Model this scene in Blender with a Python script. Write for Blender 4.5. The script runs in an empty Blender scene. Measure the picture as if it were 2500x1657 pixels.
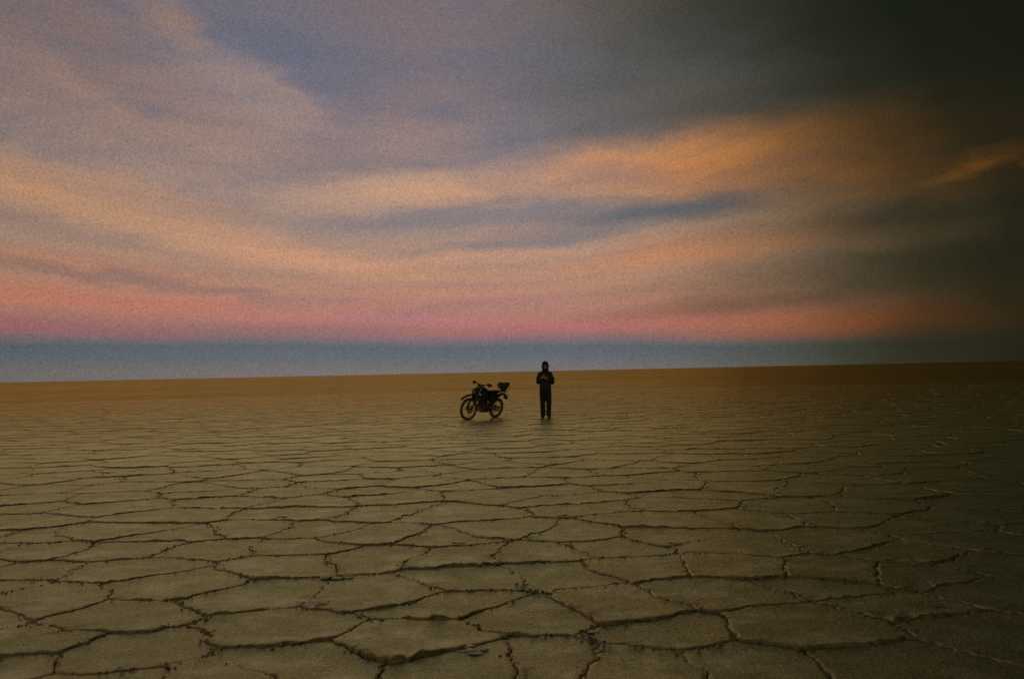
import bpy, bmesh, math, random
from mathutils import Vector, Matrix, noise, Quaternion

R = math.radians
C = bpy.context.scene.collection
scene = bpy.context.scene
random.seed(11)

# ---------------------------------------------------------------- camera
FPX, CAM_H, PITCH, ROLL = 2431.0, 1.48, 1.85, 1.22          # focal length in pixels of the 2500 px wide photograph
cam_d = bpy.data.cameras.new('camera')
cam_d.sensor_fit = 'HORIZONTAL'; cam_d.sensor_width = 36.0
cam_d.lens = 36.0 * FPX / 2500.0
cam_d.clip_start = 0.05; cam_d.clip_end = 90000.0
cam = bpy.data.objects.new('camera', cam_d); C.objects.link(cam)
CAM_ROT = Matrix.Rotation(R(90 + PITCH), 3, 'X') @ Matrix.Rotation(R(-ROLL), 3, 'Z')
cam.matrix_world = Matrix.Translation((0, 0, CAM_H)) @ CAM_ROT.to_4x4()
scene.camera = cam
cam_d.dof.use_dof = True; cam_d.dof.focus_distance = 10.0; cam_d.dof.aperture_fstop = 2.6     # a hand-held compact, wide open at dusk

def ray(px, py):
    d = CAM_ROT @ Vector(((px - 1250.0) / FPX, -(py - 828.5) / FPX, -1.0))
    return d.normalized()

def ground_at(px, py):
    d = ray(px, py); t = -CAM_H / d.z
    return Vector((d.x * t, d.y * t, 0.0))

# ---------------------------------------------------------------- dusk sky
SUN_AZ, SUN_EL = -10.0, 5.0      # the broad afterglow sits low in the bright left of the sky
world = bpy.data.worlds.new('World'); scene.world = world
world.use_nodes = True
wt = world.node_tree; wt.nodes.clear()
def wn(kind, **kw):
    n = wt.nodes.new(kind)
    for k, v in kw.items(): setattr(n, k, v)
    return n
def wl(a, b): wt.links.new(a, b)
def wmath(op, a, b=None, c=None, clamp=False):
    n = wn('ShaderNodeMath', operation=op, use_clamp=clamp)
    for i, v in enumerate((a, b, c)):
        if v is None: continue
        if isinstance(v, (int, float)): n.inputs[i].default_value = v
        else: wl(v, n.inputs[i])
    return n.outputs[0]
def lin(c):
    return tuple(((v / 255.0) / 12.92 if v / 255.0 <= 0.04045 else ((v / 255.0 + 0.055) / 1.055) ** 2.4) for v in c) + (1.0,)
def wramp(fac, stops, interp='LINEAR'):
    n = wn('ShaderNodeValToRGB'); r = n.color_ramp; r.interpolation = interp
    while len(r.elements) < len(stops): r.elements.new(0.5)
    for e, (p, c) in zip(r.elements, stops): e.position = p; e.color = c
    wl(fac, n.inputs[0]); return n.outputs[0]
def wmix(fac, a, b, mode='MIX'):
    n = wn('ShaderNodeMix', data_type='RGBA', blend_type=mode); n.clamp_factor = True
    for i, v in ((0, fac), (6, a), (7, b)):
        if isinstance(v, (int, float, tuple)): n.inputs[i].default_value = v
        else: wl(v, n.inputs[i])
    return n.outputs[2]
def wmap(v, a, b, c, d, smooth=True):
    n = wn('ShaderNodeMapRange'); n.interpolation_type = 'SMOOTHSTEP' if smooth else 'LINEAR'
    wl(v, n.inputs[0])
    for i, x in zip((1, 2, 3, 4), (a, b, c, d)): n.inputs[i].default_value = x
    return n.outputs[0]
tc = wn('ShaderNodeTexCoord')
sep = wn('ShaderNodeSeparateXYZ'); wl(tc.outputs['Generated'], sep.inputs[0])
AZ = wmath('MULTIPLY', wmath('ARCTAN2', sep.outputs[0], sep.outputs[1]), 180 / math.pi)
EL = wmath('MULTIPLY', wmath('ARCSINE', sep.outputs[2]), 180 / math.pi)
def wnoise(scale, sz, detail, rough, dist=0.0, off=0.0):
    m = wn('ShaderNodeMapping'); m.inputs['Scale'].default_value = (1, 1, sz); m.inputs['Location'].default_value = (off, off * 0.7, off * 0.3)
    wl(tc.outputs['Generated'], m.inputs[0])
    n = wn('ShaderNodeTexNoise'); n.inputs['Scale'].default_value = scale; n.inputs['Detail'].default_value = detail
    n.inputs['Roughness'].default_value = rough; n.inputs['Distortion'].default_value = dist
    wl(m.outputs[0], n.inputs['Vector']); return n
# the cloud layers hang like a shallow bowl across the view
bow = wmath('MULTIPLY', wmath('POWER', wmath('ABSOLUTE', wmath('MAXIMUM', wmath('MINIMUM', wmath('ADD', AZ, 9.0), 38.0), -38.0)), 2.0), 0.0058)
bowk = wmap(EL, 1.5, 9.0, 0.12, 1.0)
ELB = wmath('SUBTRACT', EL, wmath('MULTIPLY', bow, bowk))
w1 = wnoise(5.0, 3.0, 3.0, 0.5, off=3.1)
w2 = wnoise(17.0, 3.5, 4.0, 0.55, off=9.4)
def cen(n, amp): return wmath('MULTIPLY', wmath('SUBTRACT', n, 0.5), amp)
sw1 = wn('ShaderNodeSeparateColor'); wl(w1.outputs['Color'], sw1.inputs[0])
sw2 = wn('ShaderNodeSeparateColor'); wl(w2.outputs['Color'], sw2.inputs[0])
calm = wmap(EL, 0.8, 7.0, 0.06, 1.0)
dAZ = wmath('ADD', cen(sw1.outputs[0], 6.0), cen(sw2.outputs[0], 4.0))
dEL = wmath('MULTIPLY', wmath('ADD', cen(sw1.outputs[1], 1.4), cen(sw2.outputs[1], 1.1)), calm)
PAZ = wmath('ADD', AZ, dAZ); PEL = wmath('ADD', EL, dEL)
P = wn('ShaderNodeCombineXYZ'); wl(PAZ, P.inputs[0]); wl(PEL, P.inputs[1])
# streaks follow the bowl
sc = wn('ShaderNodeCombineXYZ'); wl(wmath('MULTIPLY', wmath('SINE', wmath('MULTIPLY', AZ, math.pi / 180)), 2.2), sc.inputs[0])
wl(wmath('MULTIPLY', ELB, 0.62), sc.inputs[1]); wl(wmath('MULTIPLY', wmath('COSINE', wmath('MULTIPLY', AZ, math.pi / 180)), 2.2), sc.inputs[2])
stk = wn('ShaderNodeTexNoise'); stk.inputs['Scale'].default_value = 1.0; stk.inputs['Detail'].default_value = 5.0
stk.inputs['Roughness'].default_value = 0.6; stk.inputs['Distortion'].default_value = 0.5
wl(sc.outputs[0], stk.inputs['Vector'])
STK = stk.outputs['Fac']
# clear dusk sky and the earth's shadow under the pink belt
BE = wmath('ADD', wmath('ADD', EL, wmath('MULTIPLY', wmath('MAXIMUM', wmath('MINIMUM', AZ, 30.0), -30.0), 0.018)), cen(sw1.outputs[2], 0.7))
BASE = wramp(wmath('DIVIDE', BE, 90.0), [(p / 90.0, lin(c)) for p, c in [
    (0.0, (110, 106, 110)), (0.8, (92, 100, 110)), (1.5, (86, 95, 108)), (1.8, (118, 102, 114)), (2.3, (146, 104, 106)), (3.0, (166, 116, 108)), (3.9, (180, 126, 110)),
    (5.2, (180, 134, 112)), (7.0, (172, 138, 120)), (9.5, (160, 134, 124)), (12.0, (156, 130, 121)), (15.0, (144, 120, 118)), (19.0, (124, 108, 112)),
    (24.0, (106, 96, 102)), (32.0, (76, 72, 78)), (60.0, (52, 52, 58)), (88.0, (46, 46, 54))]])
def dirpx(x, y):                              # position on the displayed photograph (2366 px wide) -> azimuth, elevation
    d = ray(x * 2500 / 2366.0, y * 2500 / 2366.0)
    return math.degrees(math.atan2(d.x, d.y)), math.degrees(math.asin(d.z))
CLOUDS = [  # x, y, half width, half height, rise to the right (deg), colour, density, streakiness
    (640, 120, 380, 130, -14, (96, 104, 126), .9, .3),
    (560, 70, 200, 60, -10, (104, 104, 116), .7, .4),
    (1120, 190, 420, 100, -4, (112, 106, 116), .8, .4),
    (1190, 320, 300, 60, 3, (110, 110, 124), .9, .4),
    (1430, 230, 360, 140, 4, (98, 98, 108), .8, .2),
    (1180, 40, 260, 50, -5, (140, 114, 106), .6, .5),
    (360, 40, 130, 50, -40, (164, 128, 106), .7, .5),
    (120, 60, 260, 90, -30, (134, 108, 102), .6, .6),
    (180, 150, 320, 50, -24, (120, 108, 112), .6, .6),
    (620, 230, 260, 60, -22, (164, 138, 128), .9, .5),
    (660, 215, 110, 14, -28, (170, 140, 124), .6, .3),
    (240, 240, 260, 30, -24, (170, 134, 116), .7, .5),
    (330, 320, 260, 30, -16, (130, 114, 112), .6, .6),
    (60, 425, 460, 62, -8, (200, 148, 112), 1.0, .35),
    (330, 465, 360, 36, -14, (190, 146, 120), .7, .5),
    (120, 528, 360, 30, -10, (146, 118, 114), .8, .5),
    (470, 545, 520, 40, -13, (204, 152, 116), .9, .4),
    (740, 605, 380, 26, -6, (206, 148, 116), .8, .4),
    (120, 605, 420, 20, -8, (196, 132, 106), .7, .4),
    (220, 640, 480, 16, -9, (146, 110, 104), .8, .3),
    (20, 672, 480, 30, -6, (196, 124, 96), .9, .45),
    (330, 705, 520, 22, -5, (196, 118, 102), .8, .4),
    (1720, 700, 420, 26, 4, (120, 84, 72), .8, .4),
    (0, 745, 420, 22, -4, (164, 98, 108), .7, .2),
    (620, 690, 360, 14, -5, (150, 112, 110), .7, .5),
    (1000, 700, 460, 13, -2, (168, 120, 116), .6, .6),
    (1000, 742, 460, 16, -2, (186, 118, 126), .7, .4),
    (1380, 750, 700, 22, 1, (186, 108, 102), .8, .5),
    (1000, 440, 460, 46, 2, (198, 156, 128), 1.0, .25),
    (1330, 412, 460, 58, 7, (206, 150, 112), .95, .25),
    (1400, 455, 260, 22, 3, (220, 160, 112), .7, .1),
    (1660, 378, 420, 84, 7, (212, 144, 96), 1.0, .12),
    (1700, 345, 200, 34, 8, (226, 152, 98), .7, .15),
    (2010, 350, 520, 105, 5, (204, 136, 84), 1.0, .15),
    (2300, 330, 420, 130, 5, (200, 134, 84), 1.0, .15),
    (1080, 503, 480, 32, 4, (124, 120, 126), 1.0, .25),
    (1520, 490, 460, 32, 3, (98, 102, 112), 1.0, .2),
    (2050, 510, 520, 40, 5, (104, 98, 92), .8, .3),
    (1230, 555, 300, 20, 4, (128, 120, 122), .8, .4),
    (1640, 575, 460, 46, 4, (190, 130, 98), .9, .4),
    (1560, 595, 260, 22, 3, (206, 138, 98), .7, .3),
    (1060, 592, 260, 16, 4, (208, 152, 122), .8, .3),
    (2060, 620, 480, 56, 2, (92, 88, 80), .9, .35),
    (1720, 655, 400, 18, 3, (140, 108, 90), .6, .5),
    (1260, 652, 560, 12, 1, (164, 124, 114), .5, .6),
    (2050, 738, 560, 34, 1, (206, 120, 84), .9, .2),
    (2275, 364, 90, 20, 10, (370, 225, 105), 1.2, .3),
    (2195, 408, 70, 11, 8, (280, 190, 95), .9, .1),
    (2385, 364, 36, 16, 8, (380, 230, 105), 1.0, .1),
    (1850, 60, 760, 190, 2, (82, 88, 92), 1.0, .1),
    (1760, 230, 460, 60, 7, (86, 84, 88), .8, .1),
]
col = BASE
for (x, y, hw, hh, tilt, c, dens, stf) in CLOUDS:
    a0, e0 = dirpx(x, y)
    m = wn('ShaderNodeMapping', vector_type='TEXTURE')
    m.inputs['Location'].default_value = (a0, e0, 0); m.inputs['Rotation'].default_value = (0, 0, R(tilt + ROLL * 0))
    m.inputs['Scale'].default_value = (hw * 0.0249 * 1.25, hh * 0.0249 * 1.45, 1)
    wl(P.outputs[0], m.inputs[0])
    g = wn('ShaderNodeTexGradient', gradient_type='SPHERICAL'); wl(m.outputs[0], g.inputs[0])
    f = wmap(g.outputs['Fac'], 0.0, 1.0, 0.0, dens)
    k = wmap(STK, 0.36, 0.62, 1 - stf, 1.0)
    col = wmix(wmath('MULTIPLY', f, k), col, lin(c))
# broken blue-grey between the high clouds
brk = wnoise(7.0, 4.0, 4.0, 0.5, 0.3, off=14.2)
col = wmix(wmath('MULTIPLY', wmap(EL, 6.0, 12.0, 0.0, 0.42), wmap(brk.outputs['Fac'], 0.44, 0.70, 0.0, 1.0)), col, lin((96, 102, 122)))
# thin streaks over everything, fading out in the clear band at the horizon
sk = wmath('MULTIPLY', wmap(EL, 1.6, 4.0, 0.0, 1.0), wmap(STK, 0.42, 0.62, 0.0, 0.20))
col = wmix(sk, col, lin((104, 98, 112)))
mot = wnoise(640.0, 1.0, 2.0, 0.6, off=5.5)
col = wmix(1.0, col, wramp(mot.outputs['Fac'], [(0.30, (0.76, 0.77, 0.76, 1)), (0.70, (1.24, 1.23, 1.24, 1))]), 'MULTIPLY')
# falloff put into the sky colour to the right, unseen sides dimmed too
DK = wmath('ADD', AZ, wmath('ADD', wmath('MULTIPLY', wmath('MAXIMUM', wmath('SUBTRACT', EL, 9.0), 0.0), 0.55), cen(sw1.outputs[0], 5.0)))
def g4(v): return (v[0], v[1], v[2], 1)
dark = wramp(wmath('ADD', wmath('DIVIDE', DK, 360.0), 0.5), [((a + 180) / 360.0, g4(v)) for a, v in [
    (-180, (1.0, .86, .64)), (-120, (.45, .41, .35)), (-55, (.46, .45, .42)), (-27, (.86, .86, .82)), (-12, (1, 1, 1)), (3, (1, 1, .99)), (9, (.88, .87, .80)),
    (14, (.62, .60, .48)), (18, (.34, .33, .23)), (22, (.13, .13, .075)), (26.5, (.035, .038, .02)), (33, (.012, .012, .007)),
    (105, (.015, .015, .008)), (140, (.20, .18, .14)), (180, (1.0, .86, .64))]])  # unseen rear sky brightened as fill for camera-facing sides
col = wmix(1.0, col, dark, 'MULTIPLY')
sky = wn('ShaderNodeTexSky', sky_type='NISHITA'); sky.sun_disc = False
sky.sun_elevation = R(0.0); sky.sun_rotation = R(SUN_AZ)
sky.altitude = 3650
bg1 = wn('ShaderNodeBackground'); wl(sky.outputs[0], bg1.inputs[0]); bg1.inputs[1].default_value = 0.002
bg2 = wn('ShaderNodeBackground'); wl(col, bg2.inputs[0]); bg2.inputs[1].default_value = 1.0
bg3 = wn('ShaderNodeBackground'); bg3.inputs[0].default_value = (.0055, .0075, .003, 1)
ad = wn('ShaderNodeAddShader'); wl(bg1.outputs[0], ad.inputs[0]); wl(bg2.outputs[0], ad.inputs[1])
ad2 = wn('ShaderNodeAddShader'); wl(ad.outputs[0], ad2.inputs[0]); wl(bg3.outputs[0], ad2.inputs[1])
wo = wn('ShaderNodeOutputWorld'); wl(ad2.outputs[0], wo.inputs[0])
world.cycles.sampling_method = 'MANUAL'; world.cycles.sample_map_resolution = 512

sun_d = bpy.data.lights.new('twilight_glow', 'SUN'); sun_d.energy = 0.05; sun_d.angle = R(45); sun_d.color = (1.0, 0.74, 0.5)
sun = bpy.data.objects.new('twilight_glow', sun_d); C.objects.link(sun)
sdir = Vector((math.sin(R(SUN_AZ)) * math.cos(R(SUN_EL)), math.cos(R(SUN_AZ)) * math.cos(R(SUN_EL)), math.sin(R(SUN_EL))))
sun.rotation_euler = (sdir).to_track_quat('Z', 'Y').to_euler()

scene.view_settings.view_transform = 'Standard'; scene.view_settings.look = 'None'
scene.view_settings.exposure = 0.0; scene.view_settings.gamma = 1.0; scene.view_settings.use_curve_mapping = False
scene.cycles.use_denoising = False
scene.cycles.max_bounces = 4
scene.cycles.use_adaptive_sampling = False

# ---------------------------------------------------------------- helpers
def prop(o, label=None, cat=None, group=None, kind=None):
    for k, v in (('label', label), ('category', cat), ('group', group), ('kind', kind)):
        if v: o[k] = v
    return o
def empty(name, loc=(0, 0, 0), rz=0.0):
    o = bpy.data.objects.new(name, None); C.objects.link(o); o.location = loc; o.rotation_euler = (0, 0, rz)
    o.empty_display_size = 0.1
    return o
def link_mesh(name, me, mats, parent=None, smooth=True):
    for m in (mats if isinstance(mats, (list, tuple)) else [mats]): me.materials.append(m)
    if smooth: me.polygons.foreach_set('use_smooth', [True] * len(me.polygons))
    o = bpy.data.objects.new(name, me); C.objects.link(o)
    if parent: o.parent = parent
    return o
def obj(name, bm, mat, parent=None, smooth=True, sharp=40):
    bmesh.ops.recalc_face_normals(bm, faces=bm.faces)
    me = bpy.data.meshes.new(name)
    if smooth:
        for e in bm.edges:
            if len(e.link_faces) == 2 and e.calc_face_angle(0) > R(sharp): e.smooth = False
    bm.to_mesh(me); bm.free()
    return link_mesh(name, me, mat, parent, smooth)
def material(name, color, rough=0.7, metal=0.0, var=0.25, scale=30.0, bump=0.0, gloss=0.35):
    m = bpy.data.materials.new(name); m.use_nodes = True; t = m.node_tree; b = t.nodes['Principled BSDF']
    b.inputs['Roughness'].default_value = rough; b.inputs['Metallic'].default_value = metal
    b.inputs['Specular IOR Level'].default_value = gloss
    tcn = t.nodes.new('ShaderNodeTexCoord'); n = t.nodes.new('ShaderNodeTexNoise')
    n.inputs['Scale'].default_value = scale; n.inputs['Detail'].default_value = 5
    t.links.new(tcn.outputs['Object'], n.inputs['Vector'])
    r = t.nodes.new('ShaderNodeValToRGB')
    r.color_ramp.elements[0].position = 0.3; r.color_ramp.elements[1].position = 0.72
    r.color_ramp.elements[0].color = tuple(c * (1 - var) for c in color) + (1,)
    r.color_ramp.elements[1].color = tuple(min(1, c * (1 + var)) for c in color) + (1,)
    t.links.new(n.outputs[0], r.inputs[0]); t.links.new(r.outputs[0], b.inputs['Base Color'])
    if bump:
        bn = t.nodes.new('ShaderNodeBump'); bn.inputs['Strength'].default_value = bump; bn.inputs['Distance'].default_value = 0.01
        t.links.new(n.outputs[0], bn.inputs['Height']); t.links.new(bn.outputs[0], b.inputs['Normal'])
    return m

def add_tube(bm, pts, r, seg=10, caps=True):
    pts = [Vector(p) for p in pts]; rr = r if isinstance(r, (list, tuple)) else [r] * len(pts)
    rings = []; up = None
    for i, p in enumerate(pts):
        d = (pts[min(i + 1, len(pts) - 1)] - pts[max(i - 1, 0)]).normalized()
        if up is None:
            up = d.orthogonal().normalized()
        else:
            up = (up - d * up.dot(d)).normalized()
        s = d.cross(up)
        rings.append([bm.verts.new(p + (up * math.cos(a) + s * math.sin(a)) * rr[i]) for a in [2 * math.pi * k / seg for k in range(seg)]])
    for a, b in zip(rings, rings[1:]):
        for k in range(seg): bm.faces.new((a[k], a[(k + 1) % seg], b[(k + 1) % seg], b[k]))
    if caps: bm.faces.new(rings[0]); bm.faces.new(rings[-1])
def add_ball(bm, c, r, seg=16, rings=10, rot=None):
    r = r if isinstance(r, (list, tuple)) else (r, r, r)
    m = Matrix.Translation(c) @ (rot.to_4x4() if rot else Matrix.Identity(4)) @ Matrix.Diagonal((r[0], r[1], r[2], 1))
    bmesh.ops.create_uvsphere(bm, u_segments=seg, v_segments=rings, radius=1.0, matrix=m)
def add_box(bm, c, s, rot=None, bevel=0.0):
    m = Matrix.Translation(c) @ (rot.to_4x4() if rot else Matrix.Identity(4)) @ Matrix.Diagonal((s[0], s[1], s[2], 1))
    g = bmesh.ops.create_cube(bm, size=1.0, matrix=m)
    if bevel:
        es = list({e for v in g['verts'] for e in v.link_edges})
        bmesh.ops.bevel(bm, geom=es, offset=bevel, segments=2, affect='EDGES')
def add_loft(bm, secs, seg=20, power=2.4, caps=True):
    """secs: (centre, axis_u, axis_v) half-extent vectors; superellipse rings joined"""
    rings = []
    for c, u, v in secs:
        c, u, v = Vector(c), Vector(u), Vector(v); ring = []
        for k in range(seg):
            a = 2 * math.pi * k / seg; ca, sa = math.cos(a), math.sin(a)
            ring.append(bm.verts.new(c + u * math.copysign(abs(ca) ** (2 / power), ca) + v * math.copysign(abs(sa) ** (2 / power), sa)))
        rings.append(ring)
    for a, b in zip(rings, rings[1:]):
        for k in range(seg): bm.faces.new((a[k], a[(k + 1) % seg], b[(k + 1) % seg], b[k]))
    if caps: bm.faces.new(rings[0]); bm.faces.new(rings[-1])
def add_lathe(bm, prof, axis_c, seg=48):
    """prof: closed loop of (radius, y) revolved round the local y axis through axis_c"""
    c = Vector(axis_c); rings = []
    for k in range(seg):
        a = 2 * math.pi * k / seg
        rings.append([bm.verts.new(c + Vector((r * math.cos(a), y, r * math.sin(a)))) for r, y in prof])
    n = len(prof)
    for i in range(seg):
        a, b = rings[i], rings[(i + 1) % seg]
        for j in range(n): bm.faces.new((a[j], a[(j + 1) % n], b[(j + 1) % n], b[j]))
def add_plate(bm, pts, y0, y1, bevel=0.0):
    """pts: outline in the x-z plane, extruded along y"""
    a = [bm.verts.new((x, y0, z)) for x, z in pts]; b = [bm.verts.new((x, y1, z)) for x, z in pts]; n = len(pts)
    fs = [bm.faces.new(a), bm.faces.new(b)] + [bm.faces.new((a[i], a[(i + 1) % n], b[(i + 1) % n], b[i])) for i in range(n)]
    if bevel:
        es = list({e for f in fs[:2] for e in f.edges}); bmesh.ops.bevel(bm, geom=es, offset=bevel, segments=2, affect='EDGES')
def fused(name, bm, mat, parent, voxel, smooth_it=6, fold=None):
    """joins overlapping volumes into one continuous skin"""
    bmesh.ops.recalc_face_normals(bm, faces=bm.faces)
    me = bpy.data.meshes.new(name); bm.to_mesh(me); bm.free()
    o = bpy.data.objects.new(name + '_tmp', me); C.objects.link(o)
    rm = o.modifiers.new('r', 'REMESH'); rm.mode = 'VOXEL'; rm.voxel_size = voxel
    sm = o.modifiers.new('s', 'SMOOTH'); sm.factor = 0.5; sm.iterations = smooth_it
    dg = bpy.context.evaluated_depsgraph_get(); dg.update()
    res = bpy.data.meshes.new_from_object(o.evaluated_get(dg)); bpy.data.objects.remove(o); res.name = name
    if fold:
        ns = [v.normal.copy() for v in res.vertices]
        for v, n in zip(res.vertices, ns): v.co += n * fold(v.co)
    res.materials.clear()
    return link_mesh(name, res, mat, parent)

# ---------------------------------------------------------------- salt flat
def salt_material(name, far=False):
    m = bpy.data.materials.new(name); m.use_nodes = True; t = m.node_tree; t.nodes.clear()
    N = lambda k: t.nodes.new(k); L = t.links.new
    geo = N('ShaderNodeNewGeometry')
    def nz(scale, detail, rough, sx=1.0):
        mp = N('ShaderNodeMapping'); mp.inputs['Scale'].default_value = (1, 1, 1); L(geo.outputs['Position'], mp.inputs[0])
        n = N('ShaderNodeTexNoise'); n.inputs['Scale'].default_value = scale; n.inputs['Detail'].default_value = detail; n.inputs['Roughness'].default_value = rough
        L(mp.outputs[0], n.inputs['Vector']); return n.outputs[0]
    def ramp(f, stops):
        n = N('ShaderNodeValToRGB'); r = n.color_ramp
        while len(r.elements) < len(stops): r.elements.new(.5)
        for e, (p, c) in zip(r.elements, stops): e.position = p; e.color = c + (1,)
        L(f, n.inputs[0]); return n.outputs[0]
    def mix(f, a, b, mode='MIX'):
        n = N('ShaderNodeMix'); n.data_type = 'RGBA'; n.blend_type = mode
        for i, v in ((0, f), (6, a), (7, b)):
            if isinstance(v, float): n.inputs[i].default_value = v
            elif isinstance(v, tuple): n.inputs[i].default_value = v + (1,)
            else: L(v, n.inputs[i])
        return n.outputs[2]
    big, mid, fine, grit = nz(0.35, 4, .55), nz(4.0, 5, .6), nz(38.0, 6, .7), nz(170.0, 4, .7)
    if far:
        # crack floor near by, open brown crust beyond the built plates
        ln = N('ShaderNodeVectorMath'); ln.operation = 'LENGTH'; L(geo.outputs['Position'], ln.inputs[0])
        mr = N('ShaderNodeMapRange'); mr.inputs[1].default_value = 62; mr.inputs[2].default_value = 74; L(ln.outputs['Value'], mr.inputs[0])
        bands = nz(0.012, 5, .6)
        crust = mix(1.0, ramp(bands, [(.3, (.62, .46, .15)), (.7, (.80, .60, .21))]), ramp(big, [(.3, (.82, .82, .80)), (.7, (1.14, 1.14, 1.14))]), 'MULTIPLY')
        crust = mix(1.0, crust, ramp(nz(.06, 6, .7), [(.3, (.82, .80, .76)), (.7, (1.12, 1.12, 1.12))]), 'MULTIPLY')
        crust = mix(1.0, crust, ramp(nz(2.5, 6, .8), [(.36, (.62, .60, .56)), (.64, (1.22, 1.22, 1.2))]), 'MULTIPLY')
        colr = mix(mr.outputs[0], ramp(mid, [(.3, (.30, .22, .07)), (.7, (.42, .32, .12))]), crust)
    else:
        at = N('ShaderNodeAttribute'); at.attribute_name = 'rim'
        base = ramp(mid, [(.28, (.62, .66, .32)), (.5, (.75, .79, .40)), (.75, (.92, .94, .52))])
        base = mix(1.0, base, ramp(big, [(.3, (.90, .88, .84)), (.7, (1.06, 1.06, 1.06))]), 'MULTIPLY')
        base = mix(1.0, base, ramp(fine, [(.32, (.72, .72, .70)), (.68, (1.22, 1.22, 1.22))]), 'MULTIPLY')
        base = mix(1.0, base, ramp(grit, [(.36, (.60, .60, .60)), (.66, (1.34, 1.34, 1.34))]), 'MULTIPLY')
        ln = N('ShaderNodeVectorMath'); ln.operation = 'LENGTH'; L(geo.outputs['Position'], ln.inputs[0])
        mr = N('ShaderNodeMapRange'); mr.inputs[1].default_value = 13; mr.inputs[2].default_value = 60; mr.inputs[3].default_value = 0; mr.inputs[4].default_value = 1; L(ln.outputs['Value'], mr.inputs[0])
        near_dim = N('ShaderNodeMapRange'); near_dim.inputs[1].default_value = 6; near_dim.inputs[2].default_value = 22; near_dim.inputs[3].default_value = .74; near_dim.inputs[4].default_value = 1.14; L(ln.outputs['Value'], near_dim.inputs[0])  # nearer plates toned darker, foreground dimness put into their colour
        base = mix(1.0, base, near_dim.outputs[0], 'MULTIPLY')
        base = mix(ramp(nz(1.7, 6, .75), [(.50, (0, 0, 0)), (.68, (.55, .55, .55))]), base, (.94, .95, .62))
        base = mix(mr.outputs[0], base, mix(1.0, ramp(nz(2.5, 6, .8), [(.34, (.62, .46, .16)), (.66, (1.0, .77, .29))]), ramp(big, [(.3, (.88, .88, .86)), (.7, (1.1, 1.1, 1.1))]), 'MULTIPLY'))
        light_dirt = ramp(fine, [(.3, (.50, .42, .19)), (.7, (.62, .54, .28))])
        shaded_dirt = ramp(fine, [(.3, (.44, .33, .115)), (.7, (.64, .49, .20))])  # brown edge dirt with the shade of the crack walls painted in
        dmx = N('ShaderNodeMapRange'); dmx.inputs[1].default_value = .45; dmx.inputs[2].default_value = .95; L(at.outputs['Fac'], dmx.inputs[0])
        dirt_with_shade = mix(dmx.outputs[0], light_dirt, shaded_dirt)
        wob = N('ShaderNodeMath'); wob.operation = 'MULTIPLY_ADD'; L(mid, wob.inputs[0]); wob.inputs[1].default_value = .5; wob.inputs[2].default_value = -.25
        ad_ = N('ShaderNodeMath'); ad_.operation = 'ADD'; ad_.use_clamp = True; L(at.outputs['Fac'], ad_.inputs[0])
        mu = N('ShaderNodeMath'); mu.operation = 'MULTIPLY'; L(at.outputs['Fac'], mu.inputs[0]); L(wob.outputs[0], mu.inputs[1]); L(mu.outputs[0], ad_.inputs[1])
        colr = mix(ad_.outputs[0], base, dirt_with_shade)
    bp = N('ShaderNodeBump'); bp.inputs['Strength'].default_value = .8; bp.inputs['Distance'].default_value = .010; L(fine, bp.inputs['Height'])
    bg_ = N('ShaderNodeBump'); bg_.inputs['Strength'].default_value = .8; bg_.inputs['Distance'].default_value = .004; L(grit, bg_.inputs['Height']); L(bp.outputs[0], bg_.inputs['Normal']); bp = bg_
    gl = N('ShaderNodeBsdfGlossy'); gl.inputs['Roughness'].default_value = .33; L(colr, gl.inputs['Color']); L(bp.outputs[0], gl.inputs['Normal'])
    df = N('ShaderNodeBsdfDiffuse'); L(colr, df.inputs['Color']); L(bp.outputs[0], df.inputs['Normal'])
    ms = N('ShaderNodeMixShader'); ms.inputs[0].default_value = .92; L(df.outputs[0], ms.inputs[1]); L(gl.outputs[0], ms.inputs[2])
    o = N('ShaderNodeOutputMaterial'); L(ms.outputs[0], o.inputs[0])
    return m
M_SALT = salt_material('salt_crust_with_shade'); M_FLOOR = salt_material('brown_salt_mud', True)

# the sheet that reaches the horizon, seen in the cracks and beyond the plates
bm = bmesh.new(); rings = []
for r in (0.5, 6, 20, 60, 90, 160, 400, 1200, 4000, 12000, 30000, 70000):
    rings.append([bm.verts.new((r * math.cos(2 * math.pi * k / 64), r * math.sin(2 * math.pi * k / 64), -0.024)) for k in range(64)])
bm.faces.new(rings[0])
for a, b in zip(rings, rings[1:]):
    for k in range(64): bm.faces.new((a[k], a[(k + 1) % 64], b[(k + 1) % 64], b[k]))
ground = prop(obj('ground', bm, M_FLOOR, None, False), kind='structure', label='brown salt flat that runs dead level to the horizon')

# plate centres read off the photograph (two enlarged views of its lower part), the rest scattered
A = [(600,830),(1400,895),(1930,790),(20,800),(1330,710),(2110,620),(2490,665),(560,655),(1250,560),(1740,560),(2180,500),(230,605),
     (860,520),(130,462),(560,462),(1330,425),(1740,390),(2180,388),(1010,362),(560,362),(220,367),(1400,345),(1750,292),(2060,300),(2310,272),
     (60,315),(560,278),(790,298),(1150,270),(1430,275),(-200,700),(-250,560),(-150,470),(-100,930),(300,1010),(1000,1000),(2250,900),(-150,370),(-180,310)]
B = [(780,745),(150,880),(560,610),(950,560),(1400,740),(1400,530),(220,482),(620,440),(1000,430),(110,372),(430,345),(1080,350),(1500,450),
     (1500,330),(620,900),(1150,900),(1800,620),(1900,480),(1700,880),(2150,720),(2300,560),(1850,380),(2250,430),(2200,330),(720,290),(300,290)]
seeds = []
for X, Y in A: seeds.append(ground_at(X / 1.893, 1150 + Y / 1.893))
for X, Y in B: seeds.append(ground_at(1250 + X / 1.893, 1150 + Y / 1.893))
custom = [(s.x, s.y) for s in seeds]
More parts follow.
